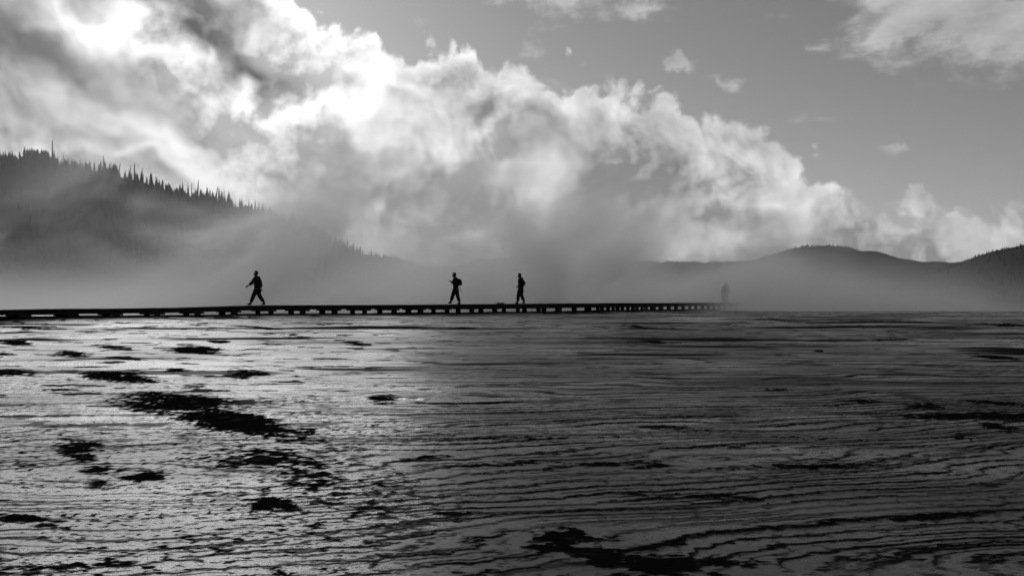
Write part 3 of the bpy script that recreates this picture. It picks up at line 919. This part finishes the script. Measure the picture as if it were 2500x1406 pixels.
# ================================================================ walkers
def skin_mesh(joints, edges, sub=2, root=0, fat=1.30):
    """joints: list of ((x, y, z), radius or (rx, ry)); grows one skin over the skeleton"""
    me = bpy.data.meshes.new("skeleton")
    me.from_pydata([j[0] for j in joints], edges, [])
    o = bpy.data.objects.new("skeleton", me)
    COL.objects.link(o)
    mod = o.modifiers.new("skin", 'SKIN')
    mod.use_smooth_shade = True
    mod.branch_smoothing = 0.4
    o.modifiers.new("sub", 'SUBSURF').levels = sub
    sv = me.skin_vertices[0].data
    for i, j in enumerate(joints):
        r = j[1] if isinstance(j[1], tuple) else (j[1], j[1])
        sv[i].radius = (r[0] * fat, r[1] * fat)
        sv[i].use_root = i == root
    dg = bpy.context.evaluated_depsgraph_get()
    dg.update()
    out = bpy.data.meshes.new_from_object(o.evaluated_get(dg))
    bpy.data.objects.remove(o, do_unlink=True)
    for q in out.polygons:
        q.use_smooth = True
    return out

def join_meshes(name, meshes):
    bm = bmesh.new()
    for m_ in meshes:
        bm.from_mesh(m_)
    me = bpy.data.meshes.new(name)
    bm.to_mesh(me); bm.free()
    for q in me.polygons:
        q.use_smooth = True
    return me

def blend(a, b, t):
    return tuple(a[i] + (b[i] - a[i]) * t for i in range(3))

def hand_mesh(wrist, dirv, side, curl=0.5):
    """palm and five fingers, from the wrist along dirv"""
    d = Vector(dirv).normalized()
    lat = Vector((1, 0, 0)) if abs(d.x) < 0.8 else Vector((0, 0, 1))
    lat = (lat - d * lat.dot(d)).normalized()
    inn = d.cross(lat).normalized() * (1 if side > 0 else -1)
    w = Vector(wrist)
    parts = [skin_mesh([(tuple(w), (0.026, 0.022)), (tuple(w + d * 0.045), (0.036, 0.018)), (tuple(w + d * 0.085), (0.038, 0.016))], [(0, 1), (1, 2)], 1)]
    for f, (off, ln) in enumerate(((-0.028, 0.070), (-0.010, 0.080), (0.009, 0.076), (0.027, 0.060))):
        b = w + d * 0.085 + lat * off
        k1 = b + d * ln * 0.45 + inn * ln * 0.10 * curl
        k2 = k1 + d * ln * 0.30 + inn * ln * 0.35 * curl
        k3 = k2 + d * ln * 0.12 + inn * ln * 0.40 * curl
        parts.append(skin_mesh([(tuple(b - d * 0.012), 0.009), (tuple(k1), 0.0085), (tuple(k2), 0.008), (tuple(k3), 0.006)], [(0, 1), (1, 2), (2, 3)], 1))
    b = w + d * 0.03 - lat * 0.026
    parts.append(skin_mesh([(tuple(b), 0.011), (tuple(b + d * 0.035 - lat * 0.022), 0.010), (tuple(b + d * 0.065 - lat * 0.026 + inn * 0.01), 0.008)], [(0, 1), (1, 2)], 1))
    return parts

def person(label, loc, heading, height, pose, coat=0.022, hair=True, hood=False, group=None):
    """pose in a body frame: +x ahead, +y to the left, z up, for a height of 1.75 m"""
    k = height / 1.75
    J = {n: tuple(c * k for c in v) for n, v in pose.items()}
    def R(*r):
        return tuple(q * k for q in r) if len(r) > 1 else r[0] * k
    pel, chest, neck, head = J["pelvis"], J["chest"], J["neck"], J["head"]
    fwd = Vector(J["face"]) / k
    joints = [(pel, R(.125, .10)), (blend(pel, chest, .45), R(.120, .095)), (chest, R(.145, .105)), (blend(chest, neck, .62), R(.115, .085)), (neck, R(.055, .058)),
              (blend(neck, head, .55), R(.060, .068)), (head, R(.084, .102)), (tuple(Vector(head) + Vector((fwd.x * -0.01, fwd.y * -0.01, .075)) * k), R(.060, .072))]
    edges = [(0, 1), (1, 2), (2, 3), (3, 4), (4, 5), (5, 6), (6, 7)]
    def add(p, r, parent):
        joints.append((p, r)); edges.append((parent, len(joints) - 1)); return len(joints) - 1
    # nose and chin give the head a face
    hv = Vector(head)
    add(tuple(hv + fwd * 0.112 * k + Vector((0, 0, -.020)) * k), R(.016), 6)
    coat_j, coat_e = [(tuple(Vector(pel) + Vector((0, 0, -.10)) * k), R(.150 + coat, .118 + coat)), (blend(pel, chest, .40), R(.130 + coat, .105 + coat)), (chest, R(.150 + coat, .112 + coat)), (blend(chest, neck, .66), R(.118 + coat, .085 + coat)), (blend(neck, head, .10), R(.070, .072))], [(0, 1), (1, 2), (2, 3), (3, 4)]
    hands, shoes = [], []
    for side, sg in (("L", 1), ("R", -1)):
        hip, knee, ank, toe = (J[q + side] for q in ("hip", "knee", "ankle", "toe"))
        a = add(hip, R(.092), 0)
        a = add(blend(hip, knee, .5), R(.078), a)
        a = add(knee, R(.060), a)
        a = add(blend(knee, ank, .4), R(.056), a)
        a = add(ank, R(.042), a)
        a = add(blend(ank, toe, .6), R(.040, .034), a)
        av, tv = Vector(ank), Vector(toe)
        fd = (tv - av); fl = Vector((fd.x, fd.y, 0)).normalized()
        heel = av - fl * 0.055 * k + Vector((0, 0, -.045)) * k
        shoes.append(skin_mesh([(tuple(heel), R(.042, .038)), (tuple(av + (tv - av) * .45 + Vector((0, 0, -.012)) * k), R(.050, .042)), (tuple(tv), R(.046, .030))], [(0, 1), (1, 2)], 1))
        sh, el, wr = (J[q + side] for q in ("shoulder", "elbow", "wrist"))
        a = add(sh, R(.062), 3)
        a = add(el, R(.044), a)
        a = add(wr, R(.030), a)
        i0 = len(coat_j)
        coat_j += [(sh, R(.066 + coat)), (blend(sh, el, .5), R(.056 + coat)), (el, R(.050 + coat)), (blend(el, wr, .92), R(.040 + coat * .8))]
        coat_e += [(3, i0), (i0, i0 + 1), (i0 + 1, i0 + 2), (i0 + 2, i0 + 3)]
        hands += hand_mesh(wr, Vector(wr) - Vector(el), sg, 0.8)
    body = skin_mesh(joints, edges)
    body = join_meshes("person", [body] + hands)
    body.materials.append(MAT_SKIN)
    o = link("person", body)
    o.location = loc
    o.rotation_euler = (0, 0, heading)
    tag(o, label, "person", group)
    link("jacket", skin_mesh(coat_j, coat_e), MAT_CLOTH, o)
    tj, te = [(tuple(Vector(pel) + Vector((0, 0, .10)) * k), R(.120, .095)), (tuple(Vector(pel) + Vector((0, 0, -.02)) * k), R(.135, .108))], [(0, 1)]
    for side in "LR":
        hip, knee, ank = (J[q + side] for q in ("hip", "knee", "ankle"))
        i0 = len(tj)
        tj += [(hip, R(.118)), (blend(hip, knee, .5), R(.100)), (knee, R(.084)), (blend(knee, ank, .9), R(.072))]
        te += [(1, i0), (i0, i0 + 1), (i0 + 1, i0 + 2), (i0 + 2, i0 + 3)]
    link("trousers", skin_mesh(tj, te), MAT_CLOTH, o)
    for q in shoes:
        link("shoe", q, MAT_CLOTH, o)
    if hair:
        bm = bmesh.new()
        bmesh.ops.create_icosphere(bm, subdivisions=3, radius=1.0)
        f2 = Vector((fwd.x, fwd.y, 0)).normalized()
        lt = Vector((-f2.y, f2.x, 0))
        for v in bm.verts:
            c = v.co.copy()
            if c.x > 0.15 and c.z < 0.35:             # leave the face free
                c.x = 0.15; c.z = max(c.z, -0.1)
            v.co = hv + (f2 * (c.x * 0.122 - 0.018) + lt * (c.y * 0.100) + Vector((0, 0, c.z * 0.126 + 0.040))) * k
        hm_ = bpy.data.meshes.new("hair")
        bm.to_mesh(hm_); bm.free()
        for q in hm_.polygons:
            q.use_smooth = True
        link("hair", hm_, MAT_CLOTH, o)
    if hood:
        link("hood", skin_mesh([(tuple(Vector(neck) + (fwd * -0.075 + Vector((0, 0, .015))) * k), R(.10, .07)), (tuple(Vector(neck) + (fwd * -0.115 + Vector((0, 0, -.09))) * k), R(.085, .055))], [(0, 1)], 2), MAT_CLOTH, o)
    return o

def pose(**kw):
    base = dict(pelvis=(0, 0, .95), chest=(.0, 0, 1.26), neck=(.0, 0, 1.49), head=(.02, 0, 1.625), face=(1, 0, 0),
                hipL=(0, .09, .90), hipR=(0, -.09, .90), kneeL=(.02, .10, .50), kneeR=(.02, -.10, .50), ankleL=(-.02, .10, .085), ankleR=(-.02, -.10, .085), toeL=(.14, .11, .035), toeR=(.14, -.11, .035),
                shoulderL=(0, .185, 1.425), shoulderR=(0, -.185, 1.425), elbowL=(-.03, .23, 1.13), elbowR=(-.03, -.23, 1.13), wristL=(.02, .25, .88), wristR=(.02, -.25, .88))
    base.update(kw)
    return base

P1 = pose(pelvis=(0, 0, .93), chest=(.04, 0, 1.24), neck=(.06, 0, 1.47), head=(.09, 0, 1.60), face=(.98, .1, -.1),
          hipL=(.02, .09, .88), hipR=(-.02, -.09, .88), kneeL=(.19, .10, .50), ankleL=(.34, .09, .10), toeL=(.50, .10, .05), kneeR=(-.10, -.10, .49), ankleR=(-.36, -.10, .135), toeR=(-.22, -.10, .04),
          shoulderL=(-.04, .185, 1.41), shoulderR=(.08, -.185, 1.41), elbowR=(.22, -.24, 1.17), wristR=(.42, -.23, 1.03), elbowL=(-.15, .24, 1.12), wristL=(-.16, .25, .86))
P2 = pose(pelvis=(0, 0, .93), chest=(.03, 0, 1.25), neck=(.06, 0, 1.47), head=(.12, 0, 1.60), face=(.98, 0, -.15),
          hipL=(-.02, .09, .89), hipR=(.02, -.09, .89), kneeR=(.15, -.09, .52), ankleR=(.28, -.09, .11), toeR=(.43, -.09, .10), kneeL=(-.05, .10, .50), ankleL=(-.19, .10, .09), toeL=(-.04, .10, .035),
          elbowL=(.00, .23, 1.14), wristL=(.20, .13, 1.20), elbowR=(.03, -.23, 1.14), wristR=(.22, -.12, 1.24))
P3 = pose(pelvis=(0, 0, .94), chest=(.02, 0, 1.26), neck=(.04, 0, 1.48), head=(.11, 0, 1.595), face=(.90, .05, -.42),
          hipL=(-.02, .08, .89), hipR=(.02, -.08, .89), kneeR=(.13, -.09, .51), ankleR=(.18, -.09, .085), toeR=(.34, -.09, .04), kneeL=(.02, .09, .50), ankleL=(-.17, .09, .11), toeL=(-.03, .09, .035),
          elbowL=(-.06, .22, 1.13), wristL=(.12, .15, .99), elbowR=(-.02, -.22, 1.13), wristR=(.15, -.14, 1.00))

def walker(px, across, label, height, ps, **kw):
    p, ang = on_deck(px, across)
    return person(label, p, ang + PI - 0.48, height, ps, **kw), p, ang - 0.48

w1, _, _ = walker(642, 0.50, "walker striding with one arm swung forward, leftmost on the boardwalk", 1.60, P1)
w2, p2, a2 = walker(1128, 0.50, "walker with a rounded backpack, middle of the three dark walkers", 1.74, P2)
w3, p3, a3 = walker(1287, 0.50, "walker looking down, hands in front, right of the one with the backpack", 1.79, P3, hood=True)

# rounded backpack on the middle walker's back, with a loose strap hanging below
pack = empty("backpack", p2 + Vector((0, 0, 1.0)), a2 + PI)
tag(pack, "rounded dark backpack on the back of the middle walker", "backpack")
link("bag", skin_mesh([((-.19, 0, .02), (.13, .085)), ((-.215, 0, .16), (.15, .11)), ((-.20, 0, .31), (.145, .10)), ((-.16, 0, .40), (.10, .06))], [(0, 1), (1, 2), (2, 3)], 2), MAT_PACK, pack)
link("pocket", skin_mesh([((-.30, 0, .05), (.09, .035)), ((-.315, 0, .17), (.085, .035))], [(0, 1)], 2), MAT_PACK, pack)
for sg in (1, -1):
    link("shoulder_strap", skin_mesh([((-.12, sg * .10, .40), .018), ((.02, sg * .11, .47), .018), ((.15, sg * .12, .36), .018), ((.17, sg * .12, .20), .018), ((.04, sg * .17, .02), .014), ((-.12, sg * .12, -.02), .014)], [(i, i + 1) for i in range(5)], 1), MAT_PACK, pack)
link("loose_strap", skin_mesh([((-.17, .13, -.02), .012), ((-.20, .15, -.14), .010), ((-.27, .16, -.26), .010), ((-.27, .16, -.34), .009)], [(0, 1), (1, 2), (2, 3)], 1), MAT_PACK, pack)
# flatter bag on the third walker
pack3 = empty("backpack", p3 + Vector((0, 0, 1.0)), a3 + PI)
tag(pack3, "slim dark bag on the back of the walker who looks down", "backpack")
link("bag", skin_mesh([((-.17, 0, .06), (.12, .06)), ((-.185, 0, .20), (.13, .075)), ((-.15, 0, .38), (.11, .05))], [(0, 1), (1, 2)], 2), MAT_PACK, pack3)
for sg in (1, -1):
    link("shoulder_strap", skin_mesh([((-.10, sg * .09, .42), .016), ((.02, sg * .11, .51), .016), ((.14, sg * .12, .40), .016), ((.15, sg * .12, .22), .016), ((.02, sg * .18, .08), .013), ((-.11, sg * .12, .05), .013)], [(i, i + 1) for i in range(5)], 1), MAT_PACK, pack3)

# two people far along the walk, almost lost in the steam
F1 = pose(elbowL=(.06, .25, 1.14), wristL=(.22, .16, 1.02), head=(.04, .02, 1.615))
F2 = pose(elbowR=(.05, -.25, 1.14), wristR=(.20, -.10, 1.08), kneeL=(.08, .10, .50), ankleL=(.05, .10, .085), toeL=(.20, .11, .035))
p, ang = on_deck(1776, 0.35)
person("shorter of the two faint figures standing in the mist", p, ang + PI * 0.9, 1.58, F1)
p, ang = on_deck(1792, 0.75)
person("taller of the two faint figures standing in the mist", p, ang + PI * 1.1, 1.78, F2)

# ================================================================ small things on the flat
def rock(label, px, py, w, h, seed):
    g = ground_at(px, py)
    bm = bmesh.new()
    bmesh.ops.create_icosphere(bm, subdivisions=3, radius=1.0)
    r = random.Random(seed)
    offs = [Vector((r.uniform(-1, 1), r.uniform(-1, 1), r.uniform(-1, 1))).normalized() for _ in range(9)]
    for v in bm.verts:
        c = v.co.copy()
        for o_ in offs:
            t = c.dot(o_)
            if t > 0.72:
                c -= o_ * (t - 0.72) * 0.9
        v.co = Vector((c.x * w, c.y * w * 0.8, c.z * h))
    me = bpy.data.meshes.new("rock")
    bm.to_mesh(me); bm.free()
    o = link("rock", me, MAT_ROCK)
    o.location = g + Vector((0, 0, h * 0.35))
    o.rotation_euler = (0, 0, r.uniform(0, 6))
    return tag(o, label, "rock")
rock("small dark lone rock on the wet flat near the right edge", 2341, 1068, 0.075, 0.050, 3)
rock("tiny dark stone beside the lone rock near the right edge", 2368, 1072, 0.022, 0.016, 4)

# ================================================================ air
def volume_box(name, lo, hi, mat, loc=(0, 0, 0), rz=0.0):
    me = bpy.data.meshes.new(name)
    v = [(x, y, z) for x in (lo[0], hi[0]) for y in (lo[1], hi[1]) for z in (lo[2], hi[2])]
    me.from_pydata(v, [], [(0, 1, 3, 2), (4, 6, 7, 5), (0, 4, 5, 1), (2, 3, 7, 6), (0, 2, 6, 4), (1, 5, 7, 3)])
    me.materials.append(mat)
    o = bpy.data.objects.new(name, me)
    COL.objects.link(o)
    o.location = loc
    o.rotation_euler = (0, 0, rz)
    return tag(o, kind="stuff")

hm = bpy.data.materials.new("haze")
hm.use_nodes = True
T = Tree(hm.node_tree)
pv = T.node('ShaderNodeVolumePrincipled')
pv.inputs['Color'].default_value = (0.75, 0.75, 0.75, 1)
pv.inputs['Density'].default_value = 0.2e-4
pv.inputs['Anisotropy'].default_value = 0.5
T.link(pv.outputs[0], T.node('ShaderNodeOutputMaterial').inputs['Volume'])
volume_box("haze", (-4800, -200, -14), (4800, 5400, 460), hm)

# steam drifting off the hot flat behind the boardwalk: thick at the ground, torn above
sm = bpy.data.materials.new("steam")
sm.use_nodes = True
T = Tree(sm.node_tree)
pos = Sock(T.t, T.node('ShaderNodeTexCoord').outputs['Object'])   # x along the walk, y away from it, z up from eye level
ax, ay, az_ = T.split(pos)
_x, _y, _d, _tx, _ty = path(path_s_at(600))
wx = ax * _tx - ay * _ty + (_x - _ty * 2.6)           # across the view, metres
wy = ax * _ty + ay * _tx + (_y + _tx * 2.6)           # away from the camera, metres
drift = T.vec(wx + az_ * -0.5, wy * 0.6, az_ * 1.25)              # plumes lean with the wind
big = T.noise(drift, 0.040, 1.0, 0.5)
tear = T.noise(drift, 0.095, 5.0, 0.6, 0.4)
left = wx.smooth(2.0, 44.0, 1.0, 0.0)                 # the hottest pools steam on the left
plume = wx.smooth(-30.0, -12.0) * wx.smooth(30.0, 12.0)
eL = (az_ + 1.0) / -2.0
rho = eL._op('EXPONENT', eL) * (0.0006 + left * 0.030) * big.smooth(0.2, 0.8, 0.5, 1.5)
eW = az_ / -3.9
wisp = eW._op('EXPONENT', eW) * (tear + (big - 0.5) * 0.4 + plume * 0.04).smooth(0.49, 0.62, 0.0, 1.0)
wisp = wisp * ay.smooth(3.0, 8.0) * ay.smooth(30.0, 17.0)      # they rise from a line of pools just behind the walk
rho = rho + wisp * (left * 0.46 + plume * 0.24)
eP = az_ / -6.0
rho = rho + plume * eP._op('EXPONENT', eP) * tear.smooth(0.42, 0.60, 0.12, 1.5) * 0.042
front = ay.smooth(-1.0, 7.0)
top = az_.smooth(17.0, 8.0)
side = ax.smooth(-150.0, -110.0) * ax.smooth(330.0, 260.0) * ay.smooth(200.0, 160.0)
rho = rho * front * top * side
upr = (az_ + 1.0) / -1.4                              # low bank the far end of the walk runs into
bank_s = wx.smooth(11.0, 24.0) * wx.smooth(50.0, 26.0) * wy.smooth(62.0, 92.0) * wy.smooth(200.0, 130.0)
rho = rho + bank_s * upr._op('EXPONENT', upr) * tear.smooth(0.3, 0.7, 0.5, 1.4) * 0.42
pv = T.node('ShaderNodeVolumePrincipled')
pv.inputs['Color'].default_value = (0.84, 0.84, 0.84, 1)
T.link(rho, pv.inputs['Density'])
pv.inputs['Anisotropy'].default_value = 0.62
T.link(pv.outputs[0], T.node('ShaderNodeOutputMaterial').inputs['Volume'])
x, y, d, tx, ty = path(path_s_at(600))
st = volume_box("steam", (-150, -75, -9.0), (330, 200, 18.0), sm, (x - ty * 2.6, y + tx * 2.6, 0.0), math.atan2(ty, tx))
